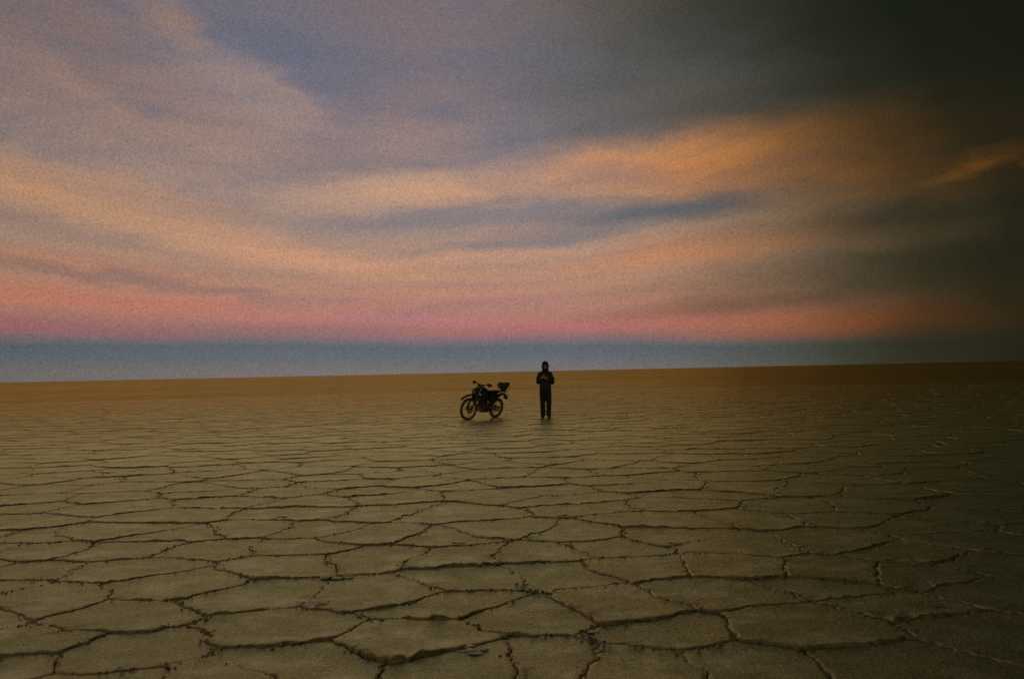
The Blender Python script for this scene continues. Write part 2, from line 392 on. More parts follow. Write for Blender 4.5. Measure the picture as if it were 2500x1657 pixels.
rnd = random.Random(5)
pts = list(custom); SP = 1.13; RMAX = 76.0
def wanted(x, y):
    r = math.hypot(x, y)
    return r < 9 or (r < RMAX and y > 0 and abs(math.degrees(math.atan2(x, y))) < 44)
ny = int(RMAX / (SP * 0.866)) + 2
far_row = ground_at(1250, 1150 + 262 / 1.893).y
for j in range(-12, ny):
    for i in range(-70, 71):
        x = (i + 0.5 * (j % 2)) * SP + rnd.uniform(-.36, .36) * SP; y = j * SP * 0.866 + rnd.uniform(-.33, .33) * SP
        if not wanted(x, y): continue
        if min((x - a) ** 2 + (y - b) ** 2 for a, b in custom) < 0.74 ** 2: continue
        pts.append((x, y))
grid = {}
for k, (x, y) in enumerate(pts): grid.setdefault((int(x // 1.5), int(y // 1.5)), []).append(k)
def cell(k):
    x, y = pts[k]; poly = [(x - 1.6, y - 1.6), (x + 1.6, y - 1.6), (x + 1.6, y + 1.6), (x - 1.6, y + 1.6)]
    gx, gy = int(x // 1.5), int(y // 1.5)
    near = sorted((( pts[q][0] - x) ** 2 + (pts[q][1] - y) ** 2, q) for a in range(gx - 2, gx + 3) for b in range(gy - 2, gy + 3) for q in grid.get((a, b), ()) if q != k)
    for d2, q in near[:22]:
        qx, qy = pts[q]; mx, my = (x + qx) / 2, (y + qy) / 2; nx, ny_ = qx - x, qy - y; out = []
        for i in range(len(poly)):
            p, s = poly[i], poly[(i + 1) % len(poly)]
            dp = (p[0] - mx) * nx + (p[1] - my) * ny_; ds = (s[0] - mx) * nx + (s[1] - my) * ny_
            if dp <= 0: out.append(p)
            if (dp < 0) != (ds < 0) and dp != ds:
                u = dp / (dp - ds); out.append((p[0] + (s[0] - p[0]) * u, p[1] + (s[1] - p[1]) * u))
        poly = out
        if len(poly) < 3: return None
    return poly
def warp(x, y):
    v = noise.noise_vector(Vector((x * 1.3, y * 1.3, 2.0))); w = noise.noise_vector(Vector((x * 6.0, y * 6.0, 7.0))); q = noise.noise_vector(Vector((x * 19.0, y * 19.0, 4.0)))
    u = noise.noise_vector(Vector((x * 55.0, y * 55.0, 9.0)))
    return x + v.x * .17 + w.x * .05 + q.x * .03 + u.x * .012, y + v.y * .17 + w.y * .05 + q.y * .03 + u.y * .012
def plate_geometry(k, step, V, F, RIM):
    poly = cell(k)
    if not poly: return False
    border = []
    for i in range(len(poly)):
        p, s = poly[i], poly[(i + 1) % len(poly)]; L_ = math.hypot(s[0] - p[0], s[1] - p[1]); n = max(1, int(L_ / step))
        if L_ < 1e-4: continue
        for u in range(n): border.append(warp(p[0] + (s[0] - p[0]) * u / n, p[1] + (s[1] - p[1]) * u / n))
    if len(border) < 4: return False
    cx = sum(b[0] for b in border) / len(border); cy = sum(b[1] for b in border) / len(border)
    rr = random.Random(k * 7 + 1); z0 = rr.uniform(-.004, .004)
    base = len(V); nb = len(border); dist = math.hypot(cx, cy)
    calm_ = 1 - .9 * min(1, max(0, (dist - 12) / 56)); gapk = 1 - .5 * min(1, max(0, (dist - 8) / 30))
    #     inset, height, rim value
    prof = [(.0, None, 1.0), (.004, 'lip', 1.0), (.028, 'top', .42), (.09, 'mid', .08), (.26, 'flat', 0.0)]
    if step > .15: prof = [prof[0], prof[1], prof[2], prof[3]]
    q_ = 4 if step < .06 else 2
    soft = [(sum(border[(i + u) % nb][0] for u in range(-q_, q_ + 1)) / (2 * q_ + 1), sum(border[(i + u) % nb][1] for u in range(-q_, q_ + 1)) / (2 * q_ + 1)) for i in range(nb)]
    half = [((a[0] + b_[0]) / 2, (a[1] + b_[1]) / 2) for a, b_ in zip(border, soft)]
    for j, (ins, kind, rv) in enumerate(prof):
        for (x, y) in (border if j < 2 else half if j == 2 else soft):
            lowf = noise.noise(Vector((x * .9, y * .9, 11.0))); hf = noise.noise(Vector((x * 9.0, y * 9.0, 3.0))); vf = noise.noise(Vector((x * 27.0, y * 27.0, 5.0)))
            d = math.hypot(x - cx, y - cy) + 1e-6; fy = (y - cy) / d
            fade = min(1.0, max(.12, .62 + 1.5 * noise.noise(Vector((x * .75, y * 1.1, 21.0)))))
            gap = max(.0012, fade * (.008 + .009 * lowf + .005 * hf) * (.25 + .70 * abs(fy))); t = 1 - min(.9, (gap + ins * (1 + .4 * hf)) / d)
            fc_ = max(0.0, -fy) ** 1.3; h = max(.0, .003 + (.012 + .013 * lowf) * fc_ + (.004 + .010 * fc_) * (hf + vf)) * calm_ * (.25 + .75 * fade); gap *= gapk
            z = {None: -.023, 'lip': z0 + h * .75, 'top': z0 + h, 'mid': z0 + h * .28 + .002 * hf, 'flat': z0 + .003 * lowf}[kind]
            V.append((cx + (x - cx) * t, cy + (y - cy) * t, z)); RIM.append(rv * (.75 + .6 * hf) if rv < 1 else min(1.0, .30 + .75 * abs(fy) * (.5 + .5 * fade)))  # edges across the view take more of the painted wall shade
    for j in range(len(prof) - 1):
        a, b = base + j * nb, base + (j + 1) * nb
        for i in range(nb): F.append((a + i, a + (i + 1) % nb, b + (i + 1) % nb, b + i))
    c = len(V); V.append((cx, cy, z0)); RIM.append(0.0); a = base + (len(prof) - 1) * nb
    for i in range(nb): F.append((a + i, a + (i + 1) % nb, c))
    return True
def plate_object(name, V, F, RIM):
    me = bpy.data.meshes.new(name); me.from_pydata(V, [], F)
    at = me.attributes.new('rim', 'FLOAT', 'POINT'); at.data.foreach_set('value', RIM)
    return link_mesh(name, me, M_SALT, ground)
def in_view(x, y):
    return y > 3.2 and abs(math.degrees(math.atan2(x, y))) < 31
order = sorted(range(len(pts)), key=lambda k: (0 if in_view(*pts[k]) else 1, math.hypot(*pts[k])))
single = order[:300]; rest = order[300:]
for k in single:
    V, F, RIM = [], [], []
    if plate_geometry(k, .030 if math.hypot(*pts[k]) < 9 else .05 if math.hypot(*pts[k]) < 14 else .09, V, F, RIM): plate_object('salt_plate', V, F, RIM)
V, F, RIM = [], [], []
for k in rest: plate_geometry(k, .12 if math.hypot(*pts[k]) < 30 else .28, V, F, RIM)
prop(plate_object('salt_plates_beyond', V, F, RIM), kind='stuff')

# lumps of broken crust pushed up where plates meet
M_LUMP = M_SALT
def lump(px, py, size, seed):
    p = ground_at(px, py); rl = random.Random(seed); b = bmesh.new()
    for q in range(rl.randint(4, 7)):
        s = size * rl.uniform(.25, .6)
        c = Vector((rl.gauss(0, size * .5), rl.gauss(0, size * .35), s * .25))
        bmesh.ops.create_icosphere(b, subdivisions=2, radius=1.0, matrix=Matrix.Translation(c) @ Matrix.Rotation(rl.uniform(0, 3), 4, 'Z') @ Matrix.Diagonal((s, s * rl.uniform(.6, 1), s * rl.uniform(.3, .5), 1)))
    for v in b.verts: v.co += noise.noise_vector(v.co * 22 + Vector((seed, 0, 0))) * size * .2; v.co.z *= .32
    o = obj('salt_lump', b, M_LUMP, ground, False); o.location = p + Vector((0, 0, .002))
for i, (x, y, s) in enumerate([(820, 1411, .10), (786, 1473, .08), (1150, 1587, .08), (1380, 1257, .08), (1612, 1412, .06), (2300, 1480, .05),
        (1118, 1325, .06), (1450, 1540, .06), (690, 1260, .06), (1660, 1325, .08), (1350, 1232, .06)]): lump(x, y, s, i + 3)
# crumbs strewn along the cracks
V, F = [], []
rc = random.Random(9)
for k in single[:170]:
    poly = cell(k)
    if not poly: continue
    for i in range(len(poly)):
        p, s = poly[i], poly[(i + 1) % len(poly)]
        for q in range(rc.choice((3, 7, 12, 18))):
            u = rc.random(); x, y = warp(p[0] + (s[0] - p[0]) * u, p[1] + (s[1] - p[1]) * u)
            x += rc.gauss(0, .025); y += rc.gauss(0, .025); r = rc.uniform(.004, .011) * rc.choice((.7, 1, 1.6)); b0 = len(V); z = rc.uniform(.002, .009)
            for d in ((1, 0, 0), (-1, 0, 0), (0, 1, 0), (0, -1, 0), (0, 0, .8), (0, 0, -1)):
                V.append((x + d[0] * r * rc.uniform(.6, 1.2), y + d[1] * r * rc.uniform(.6, 1.2), z + d[2] * r * .55))
            for a_, b_, c_ in ((0, 2, 4), (2, 1, 4), (1, 3, 4), (3, 0, 4), (2, 0, 5), (1, 2, 5), (3, 1, 5), (0, 3, 5)): F.append((b0 + a_, b0 + b_, b0 + c_))
me = bpy.data.meshes.new('salt_crumbs'); me.from_pydata(V, [], F)
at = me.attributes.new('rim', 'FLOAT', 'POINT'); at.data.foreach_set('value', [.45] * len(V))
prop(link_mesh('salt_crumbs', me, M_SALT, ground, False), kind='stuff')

# ---------------------------------------------------------------- motorcycle
M_TYRE = material('tyre_rubber', (.19, .165, .09), .85, 0, .3, 40)
M_RIM = material('dull_alloy', (.50, .45, .32), .6, .2, .2, 60)
M_SPOKE = material('spoke_steel', (.28, .26, .2), .45, .7, .2, 60)
M_CHROME = material('bright_fork', (.75, .72, .62), .3, .55, .1, 30)
M_PLASTIC = material('dark_green_plastic', (.040, .085, .056), .5, 0, .3, 12, 0, .4)
M_SEAT = material('black_vinyl', (.03, .036, .028), .7, 0, .3, 25, .2)
M_ENGINE = material('dirty_engine_metal', (.20, .165, .08), .7, .1, .4, 50, .3)
M_FRAME = material('black_frame_paint', (.05, .055, .035), .5, 0, .3, 30)
M_DUST = material('salt_dusted_plastic', (.11, .085, .045), .8, 0, .4, 25)
M_GLASS = material('headlight_glass', (.30, .29, .24), .25, 0, .1, 20, 0, .6)
M_RED = material('red_lamp_lens', (.16, .02, .012), .4, 0, .1, 20)
M_BAG = material('dark_canvas', (.12, .13, .07), .9, 0, .4, 30, .4)
M_STRAP = material('worn_strap', (.09, .06, .03), .9, 0, .3, 60)

fc = ground_at(1135.5, 1026); rc_ = ground_at(1212.5, 1019.5)
head = (fc - rc_).normalized(); WB = 1.45
mid_ = (fc + rc_) / 2; rear = mid_ - head * WB / 2
bike = empty('motorcycle', rear); LEAN = 13.0
prop(bike, 'dark off-road motorcycle parked leaning on its stand, front wheel toward the viewer', 'motorcycle')
bike.rotation_mode = 'QUATERNION'
bike.rotation_quaternion = Quaternion((0, 0, 1), math.atan2(head.y, head.x)) @ Quaternion((1, 0, 0), R(-LEAN))   # leans to its left (+y)
bike.rotation_quaternion = Quaternion((0, 0, 1), math.atan2(head.y, head.x)) @ Quaternion((1, 0, 0), R(LEAN) * -1)
bike.location.z = 0.006
def wheel(cx, rad, sec, steer=None):
    hub = empty('wheel'); hub.parent = bike; hub.location = (cx, 0, rad)
    b = bmesh.new(); n = 12
    prof = [(rad - sec + (sec) * (0.5 + 0.5 * math.cos(a)) * 1.0 + 0 * a, sec * 0.62 * math.sin(a)) for a in [math.pi * 2 * k / n for k in range(n)]]
    prof = [(rad - sec + sec * math.cos(a) * .55 + sec * .45, sec * .6 * math.sin(a)) for a in [2 * math.pi * k / n for k in range(n)]]
    add_lathe(b, prof, (0, 0, 0), 56)
    obj('tyre', b, M_TYRE, hub)
    b = bmesh.new()                                                   # knobs, too small to pick apart
    for k in range(46):
        a = 2 * math.pi * k / 46
        for y in ((-.026, .026) if k % 2 else (-.042, 0, .042)):
            rr = rad - (.004 if abs(y) < .03 else .014)
            add_box(b, (rr * math.cos(a), y, rr * math.sin(a)), (.022, .020, .026), Matrix.Rotation(-a, 3, 'Y'))
    prop(obj('tread_knobs', b, M_TYRE, hub, False), kind='stuff')
    b = bmesh.new(); ri = rad - sec * 1.35
    add_lathe(b, [(ri + .016, -.024), (ri + .016, .024), (ri + .004, .022), (ri - .006, .0), (ri + .004, -.022)], (0, 0, 0), 56)
    obj('rim', b, M_RIM, hub)
    b = bmesh.new()
    add_lathe(b, [(.012, -.07), (.05, -.06), (.05, -.045), (.03, -.03), (.03, .03), (.05, .045), (.05, .06), (.012, .07)], (0, 0, 0), 24)
    obj('hub', b, M_ENGINE, hub)
    b = bmesh.new()
    for k in range(32):
        a = 2 * math.pi * k / 32; s = 1 if k % 2 else -1; a2 = a + (.38 if (k // 2) % 2 else -.38)
        add_tube(b, [(.046 * math.cos(a2), s * .05, .046 * math.sin(a2)), (ri * math.cos(a), s * .006, ri * math.sin(a))], .0022, 4, False)
    prop(obj('spokes', b, M_SPOKE, hub), kind='stuff')
    return hub
RF, RR = .345, .322
wf = wheel(WB, RF, .054); wr = wheel(0, RR, .066)
def disc(parent, r, y):
    b = bmesh.new(); add_lathe(b, [(r, y - .002), (r, y + .002), (r * .62, y + .002), (r * .62, y - .002)], (0, 0, 0), 36)
    for k in range(5):
        a = k * 2 * math.pi / 5; add_box(b, (r * .45 * math.cos(a), y, r * .45 * math.sin(a)), (r * .42, .003, .018), Matrix.Rotation(-a, 3, 'Y'))
    obj('brake_disc', b, M_ENGINE, parent)
disc(wf, .13, .066); disc(wr, .11, -.066)
rk = math.tan(R(27))
def fz(z): return WB - .02 - (z - RF) * rk                             # fork line
for s in (-1, 1):
    b = bmesh.new()
    add_tube(b, [(fz(RF - .03) , s * .10, RF - .03), (fz(.78), s * .10, .78)], [.026, .027], 12)
    add_box(b, (WB - .01, s * .095, RF), (.06, .03, .07), None, .008)
    lo = obj('fork_leg', b, M_ENGINE, bike)
    b = bmesh.new(); add_tube(b, [(fz(.78), s * .10, .78), (fz(1.04), s * .10, 1.04)], .021, 12); obj('fork_tube', b, M_CHROME, lo)
    b = bmesh.new(); add_plate(b, [(fz(RF) + .045, RF + .02), (fz(.62) + .045, .62), (fz(.62) + .01, .63), (fz(RF) + .02, RF + .02)], s * .125 - .006, s * .125 + .006, .003); obj('fork_guard', b, M_PLASTIC, lo)
b = bmesh.new()
for z in (.80, 1.0): add_box(b, (fz(z) - .01, 0, z), (.075, .26, .032), Matrix.Rotation(R(-27), 3, 'Y'), .008)
add_tube(b, [(fz(.76) - .055, 0, .77), (fz(1.02) - .055, 0, 1.03)], .03, 14)
obj('triple_clamp', b, M_FRAME, bike)
b = bmesh.new()
hb = [(fz(1.14) - .09, -.40, 1.155), (fz(1.14) - .055, -.25, 1.15), (fz(1.13) - .01, -.13, 1.115), (fz(1.06), -.06, 1.055), (fz(1.06), .06, 1.055), (fz(1.13) - .01, .13, 1.115), (fz(1.14) - .055, .25, 1.15), (fz(1.14) - .09, .40, 1.155)]
add_tube(b, hb, .017, 10)
add_tube(b, [hb[2], hb[5]], .022, 10)
bar = obj('handlebar', b, M_FRAME, bike)
for s, e, i_ in ((-1, hb[0], hb[1]), (1, hb[7], hb[6])):
    e, i_ = Vector(e), Vector(i_); b = bmesh.new(); add_tube(b, [e + (e - i_).normalized() * .01, e + (i_ - e) * .8], .018, 10); obj('grip', b, M_FRAME, bar)
    b = bmesh.new(); add_tube(b, [i_ + Vector((.02, 0, -.005)), i_ + Vector((.055, s * .03, -.01)), e + Vector((.045, 0, -.02))], [.008, .007, .005], 6); obj('lever', b, M_FRAME, bar)
    b = bmesh.new()                                                  # hand guard
    add_loft(b, [((e.x + .055, e.y + s * -.16, e.z - .005), (.006, 0, 0), (0, 0, .02)), ((e.x + .085, e.y - s * .09, e.z - .01), (.008, 0, 0), (0, 0, .06)), ((e.x + .06, e.y, e.z - .01), (.008, s * .004, 0), (0, 0, .04)), ((e.x + .01, e.y + s * .02, e.z), (.004, .008, 0), (0, 0, .012))], 12, 2.2)
    obj('hand_guard', b, M_PLASTIC, bar)
b = bmesh.new(); add_box(b, (fz(1.05) + .03, .0, 1.075), (.05, .13, .06), Matrix.Rotation(R(-25), 3, 'Y'), .012); obj('instrument_panel', b, M_FRAME, bike)
b = bmesh.new()
add_tube(b, [(fz(.98), 0, .96), (fz(.85) + .09, .03, .80), (fz(.6) + .02, .11, .62), (WB - .03, .11, RF + .04)], .005, 6); obj('brake_hose', b, M_TYRE, bike)
# headlight mask, fender
b = bmesh.new()
add_loft(b, [((fz(1.0) + .05, 0, 1.02), (.015, 0, .0), (0, .07, 0)), ((fz(.95) + .09, 0, .97), (.035, 0, .03), (0, .11, 0)), ((fz(.88) + .11, 0, .89), (.05, 0, .03), (0, .12, 0)), ((fz(.80) + .07, 0, .79), (.04, 0, .0), (0, .10, 0)), ((fz(.76) + .03, 0, .745), (.01, 0, 0), (0, .05, 0))], 22, 2.6)
mask = obj('headlight_mask', b, M_PLASTIC, bike)
b = bmesh.new(); add_ball(b, (fz(.88) + .147, 0, .88), (.028, .078, .055), 18, 10); obj('headlight', b, M_GLASS, mask)
def arc_blade(bm, pts, w, t=.006):
    secs = []
    for i, (x, z) in enumerate(pts):
        a, c = pts[max(0, i - 1)], pts[min(len(pts) - 1, i + 1)]; d = Vector((c[0] - a[0], 0, c[1] - a[1])).normalized(); n = Vector((-d.z, 0, d.x))
        ww = w[i]; row = []
        for k in range(9):
            u = -1 + k / 4.0; row.append(Vector((x, u * ww, z)) - n * (abs(u) ** 2.5) * .035 * (1 if d.x < 0 else -1) * -1)
        secs.append((row, n))
    tops = [[bm.verts.new(p) for p in row] for row, n in secs]; bots = [[bm.verts.new(p + Vector((0, 0, -t))) for p in row] for row, n in secs]
    for A_ in (tops, bots):
        for a, c in zip(A_, A_[1:]):
            for k in range(8): bm.faces.new((a[k], a[k + 1], c[k + 1], c[k]))
    for a, c, e, f in zip(tops, tops[1:], bots, bots[1:]):
        bm.faces.new((a[0], c[0], f[0], e[0])); bm.faces.new((a[8], c[8], f[8], e[8]))
    bm.faces.new(tops[0] + bots[0][::-1]); bm.faces.new(tops[-1] + bots[-1][::-1])
b = bmesh.new()
arc_blade(b, [(WB + .40, .665), (WB + .30, .735), (WB + .16, .79), (WB + .0, .822), (WB - .14, .825), (WB - .26, .80), (WB - .33, .74)], [.03, .05, .065, .075, .08, .075, .06])
obj('front_fender', b, M_PLASTIC, bike)
# the front end is turned a little to the bike's right
ST_O = Vector((fz(.9) - .055, 0, .9)); ST_A = Vector((-math.sin(R(27)), 0, math.cos(R(27))))
STEER = Matrix.Translation(ST_O) @ Matrix.Rotation(R(-8), 4, ST_A) @ Matrix.Translation(-ST_O)
for o in list(bike.children):
    if o is not wr: o.matrix_basis = STEER @ o.matrix_basis
# frame
b = bmesh.new()
add_tube(b, [(fz(.97) - .06, 0, .96), (.85, 0, .88), (.55, 0, .80), (.42, 0, .62), (.40, 0, .36)], .022, 10)
add_tube(b, [(fz(.85) - .06, 0, .84), (1.03, 0, .58), (.92, 0, .34), (.74, 0, .27), (.40, 0, .30)], .022, 10)
for s in (-1, 1):
    add_tube(b, [(.55, s * .05, .80), (.2, s * .09, .80), (-.12, s * .08, .84), (-.22, s * .07, .855)], .011, 8)
    add_tube(b, [(.42, s * .06, .46), (.2, s * .09, .66), (-.05, s * .08, .80)], .011, 8)
obj('frame', b, M_FRAME, bike)
b = bmesh.new()
for s in (-1, 1): add_tube(b, [(.42, s * .08, .38), (.2, s * .105, .35), (0, s * .105, RR)], [.028, .025, .022], 10)
add_box(b, (.30, 0, .37), (.09, .20, .05), None, .01)
obj('swingarm', b, M_RIM, bike)
b = bmesh.new(); add_tube(b, [(.50, .0, .74), (.36, 0, .42)], .018, 8)
for k in range(9):
    u = k / 8.0; c = Vector((.48 - .1 * u, 0, .70 - .22 * u)); add_tube(b, [c + Vector((.002, 0, .006)), c - Vector((.002, 0, .006))], .042, 14)
obj('shock_absorber', b, M_RIM, bike)
# tank, shrouds, seat
b = bmesh.new()
add_loft(b, [((1.085, 0, .90), (0, .05, 0), (.02, 0, .06)), ((1.02, 0, .925), (0, .115, 0), (.01, 0, .10)), ((.90, 0, .925), (0, .15, 0), (0, 0, .125)), ((.77, 0, .89), (0, .135, 0), (0, 0, .105)), ((.66, 0, .855), (0, .09, 0), (0, 0, .06)), ((.60, 0, .85), (0, .05, 0), (0, 0, .03))], 24, 2.5)
tank = obj('fuel_tank', b, M_PLASTIC, bike)
b = bmesh.new(); add_tube(b, [(.93, 0, 1.04), (.932, 0, 1.062)], .032, 16); obj('fuel_cap', b, M_FRAME, tank)
for s in (-1, 1):
    b = bmesh.new(); add_plate(b, [(1.16, .86), (1.20, .76), (1.08, .56), (1.0, .57), (.86, .72), (.78, .84), (.92, .95), (1.08, .97)], s * .150, s * .175, .009); obj('radiator_shroud', b, M_PLASTIC, bike)
    b = bmesh.new(); add_plate(b, [(.62, .80), (.60, .60), (.50, .52), (.34, .56), (.16, .70), (-.02, .78), (.0, .82), (.4, .83)], s * .105, s * .125, .008); obj('side_panel', b, M_PLASTIC, bike)
b = bmesh.new()
add_loft(b, [((.80, 0, .955), (0, .06, 0), (0, 0, .02)), ((.68, 0, .905), (0, .085, 0), (0, 0, .045)), ((.5, 0, .868), (0, .11, 0), (0, 0, .045)), ((.3, 0, .865), (0, .115, 0), (0, 0, .045)), ((.1, 0, .875), (0, .10, 0), (0, 0, .035)), ((.0, 0, .872), (0, .07, 0), (0, 0, .02))], 22, 2.8)
obj('seat', b, M_SEAT, bike)
b = bmesh.new()
arc_blade(b, [(.36, .70), (.24, .735), (.08, .775), (-.08, .80), (-.24, .805), (-.36, .785), (-.42, .75)], [.06, .07, .08, .08, .075, .065, .05])
rf = obj('rear_fender', b, M_PLASTIC, bike)
b = bmesh.new(); add_box(b, (-.38, 0, .735), (.03, .10, .05), None, .008); obj('tail_light', b, M_RED, rf)
b = bmesh.new(); add_box(b, (-.41, 0, .66), (.006, .16, .12), Matrix.Rotation(R(18), 3, 'Y'), .001); obj('number_plate', b, M_DUST, rf)
for s in (-1, 1):
    b = bmesh.new(); add_tube(b, [(-.30, s * .06, .76), (-.31, s * .14, .76)], .006, 6); add_ball(b, (-.31, s * .16, .76), (.018, .028, .02), 10, 8); obj('indicator', b, M_RED, rf)
# engine
b = bmesh.new()
add_box(b, (.70, 0, .40), (.36, .20, .20), None, .03); add_box(b, (.60, 0, .46), (.18, .18, .14), None, .03)
eng = obj('engine', b, M_ENGINE, bike)
for s in (-1, 1):
    b = bmesh.new(); add_tube(b, [(.80, s * .09, .38), (.80, s * .135, .38)], [.10, .085], 20); add_tube(b, [(.62, s * .09, .40), (.62, s * .125, .40)], [.085, .07], 18); obj('engine_cover', b, M_ENGINE, eng)
b = bmesh.new()
for k in range(8):
    c = Vector((.83 + k * .008, 0, .52 + k * .021)); add_box(b, c, (.16 - (k == 7) * .02, .17, .009), Matrix.Rotation(R(-10), 3, 'Y'), .002)
add_box(b, (.86, 0, .60), (.11, .12, .17), Matrix.Rotation(R(-10), 3, 'Y'), .01); add_box(b, (.885, 0, .715), (.15, .15, .07), Matrix.Rotation(R(-10), 3, 'Y'), .012)
obj('cylinder', b, M_ENGINE, eng)
b = bmesh.new(); add_box(b, (.60, 0, .66), (.24, .16, .20), Matrix.Rotation(R(12), 3, 'Y'), .03); obj('airbox', b, M_FRAME, bike)
for s in (-1, 1):
    b = bmesh.new(); add_box(b, (1.03, s * .11, .74), (.035, .10, .24), Matrix.Rotation(R(-20), 3, 'Y'), .006); obj('radiator', b, M_ENGINE, bike)
b = bmesh.new(); add_plate(b, [(1.06, .42), (1.0, .33), (.90, .24), (.58, .23), (.46, .28), (.46, .30), (.60, .26), (.88, .27), (.98, .36), (1.04, .44)], -.12, .12, .003); obj('skid_plate', b, M_RIM, bike)
b = bmesh.new()
add_tube(b, [(.96, -.03, .68), (1.05, -.06, .60), (1.02, -.10, .45), (.90, -.13, .42), (.72, -.14, .50), (.52, -.14, .60), (.36, -.14, .64)], .021, 10); ex = obj('exhaust_pipe', b, M_ENGINE, bike)
b = bmesh.new(); add_tube(b, [(.36, -.15, .64), (.30, -.155, .655), (-.02, -.16, .74), (-.08, -.16, .755)], [.03, .052, .052, .03], 16); obj('silencer', b, M_RIM, ex)
b = bmesh.new()
for z, in ((.372,), (.268,)):
    pass
add_tube(b, [(.50, .095, .42), (.25, .108, .375), (0, .10, RR + .085)], .008, 6); add_tube(b, [(.50, .095, .35), (.25, .108, .315), (0, .10, RR - .085)], .008, 6)
ch = obj('chain', b, M_ENGINE, bike)
b = bmesh.new(); add_lathe(b, [(.088, .097), (.088, .103), (.06, .103), (.06, .097)], (0, 0, RR), 32); obj('sprocket', b, M_RIM, ch)
for s in (-1, 1):
    b = bmesh.new(); add_box(b, (.56, s * .19, .33), (.05, .11, .02), None, .004); add_tube(b, [(.50, s * .10, .34), (.56, s * .15, .33)], .012, 8); obj('footpeg', b, M_FRAME, bike)
b = bmesh.new(); add_tube(b, [(.60, .125, .36), (.74, .155, .33), (.78, .165, .34)], .006, 6); add_tube(b, [(.78, .15, .34), (.78, .19, .34)], .009, 8); obj('gear_lever', b, M_FRAME, bike)
# side stand reaches the ground on the left side
b = bmesh.new()
foot = (.50, .285, -.285 * math.tan(R(LEAN)) * -1 + .004)
foot = (.50, .285, math.tan(R(LEAN)) * .285 + .006)
add_tube(b, [(.52, .11, .30), foot], .011, 8); add_tube(b, [foot, (foot[0] - .01, foot[1] + .05, foot[2] + .012)], .016, 8); obj('side_stand', b, M_RIM, bike)
# raised rear rack
b = bmesh.new()
for s in (-1, 1):
    add_tube(b, [(.06, s * .09, .83), (-.04, s * .09, .875), (-.34, s * .09, .88), (-.40, s * .04, .88)], .008, 8)
    add_tube(b, [(-.20, s * .075, .80), (-.24, s * .09, .878)], .007, 6)
for x in (-.05, -.15, -.25, -.34): add_tube(b, [(x, -.09, .878), (x, .09, .878)], .006, 6)
obj('luggage_rack', b, M_FRAME, bike)

# the bundle on the rack: a thing of its own, narrow at the foot and flared at the top
T_bike = Matrix.Translation(bike.location) @ bike.rotation_quaternion.to_matrix().to_4x4()
bag = empty('luggage_bag'); bag.matrix_world = T_bike @ Matrix.Translation((-.19, 0, .892)) @ Matrix.Diagonal((1.22, 1.15, 1.1, 1))
prop(bag, 'small dark bag strapped on the rear rack of the motorcycle, flaring wider at the top', 'bag')
b = bmesh.new()
add_loft(b, [((0, 0, 0), (.08, 0, 0), (0, .07, 0)), ((-.01, 0, .04), (.10, 0, -.005), (0, .09, 0)), ((.0, 0, .10), (.15, 0, -.01), (0, .12, 0)), ((.0, 0, .15), (.20, 0, -.01), (0, .13, 0)), ((-.01, 0, .19), (.17, 0, .015), (0, .12, 0)), ((-.02, 0, .225), (.09, 0, .01), (0, .07, 0))], 22, 2.1)
add_tube(b, [(.10, .02, .13), (.20, .03, .17), (.26, .03, .165)], [.055, .045, .02], 12)
add_tube(b, [(-.10, -.02, .14), (-.21, -.03, .19), (-.27, -.02, .21)], [.06, .05, .022], 12)
for v in b.verts: v.co += noise.noise_vector(v.co * 9) * .03
bb = fused('bag_body', b, M_BAG, bag, .010, 3, lambda p: noise.noise(p * 24) * .006)
b = bmesh.new()
for x in (-.09, .07): add_tube(b, [(x, -.085, .0), (x * 1.4, -.145, .13), (x * 1.3, -.11, .215), (x * 1.2, 0, .243), (x * 1.3, .11, .215), (x * 1.4, .145, .13), (x, .085, .0)], .008, 6)
obj('strap', b, M_STRAP, bag)
b = bmesh.new(); add_tube(b, [(.10, 0, .225), (.17, .02, .235), (.25, .0, .205), (.27, -.02, .17)], [.02, .025, .022, .012], 10); obj('rolled_flap', b, M_BAG, bag)

# ---------------------------------------------------------------- person
M_SKIN = material('skin', (.72, .38, .21), .6, 0, .12, 20)
M_JACKET = material('black_jacket', (.055, .080, .058), .85, 0, .3, 18, .3, .25)
M_TROUSER = material('black_trousers', (.045, .064, .044), .9, 0, .3, 22, .3, .2)
M_BOOT = material('dark_boot_leather', (.04, .042, .025), .7, 0, .3, 30)
M_EYE = material('dark_eye', (.02, .012, .008), .3, 0, .1, 20)
M_HAIR = material('dark_hair', (.012, .010, .007), .8, 0, .3, 60)
fp = ground_at(1333.0, 1019.2)
man = empty('person', fp, math.atan2(fp.x, fp.y) * -1)
prop(man, 'person in a dark hooded jacket and trousers standing with both hands raised to the chest', 'person')
b = bmesh.new()
HX, HY, HZ = .012, -.035, 1.625      # head centre
hd = Matrix.Rotation(R(14), 3, 'Z')   # the face turns a little to the right of the picture
def hp(x, y, z): return Vector((HX, HY, HZ)) + hd @ Vector((x, y, z))
add_ball(b, hp(0, .012, .03), (.074, .092, .092), 20, 14, hd)
add_ball(b, hp(0, -.02, -.035), (.058, .068, .075), 20, 14, hd)        # lower face
add_ball(b, hp(0, -.062, -.088), (.026, .022, .018), 14, 8, hd)        # chin
add_loft(b, [(hp(0, -.078, .022), hd @ Vector((.009, 0, 0)), (0, .008, 0)), (hp(0, -.098, -.018), hd @ Vector((.015, 0, 0)), (0, .016, .004)), (hp(0, -.088, -.03), hd @ Vector((.012, 0, 0)), (0, .012, 0))], 10, 2)
add_ball(b, hp(0, -.078, -.055), (.024, .014, .010), 12, 8, hd)        # lips
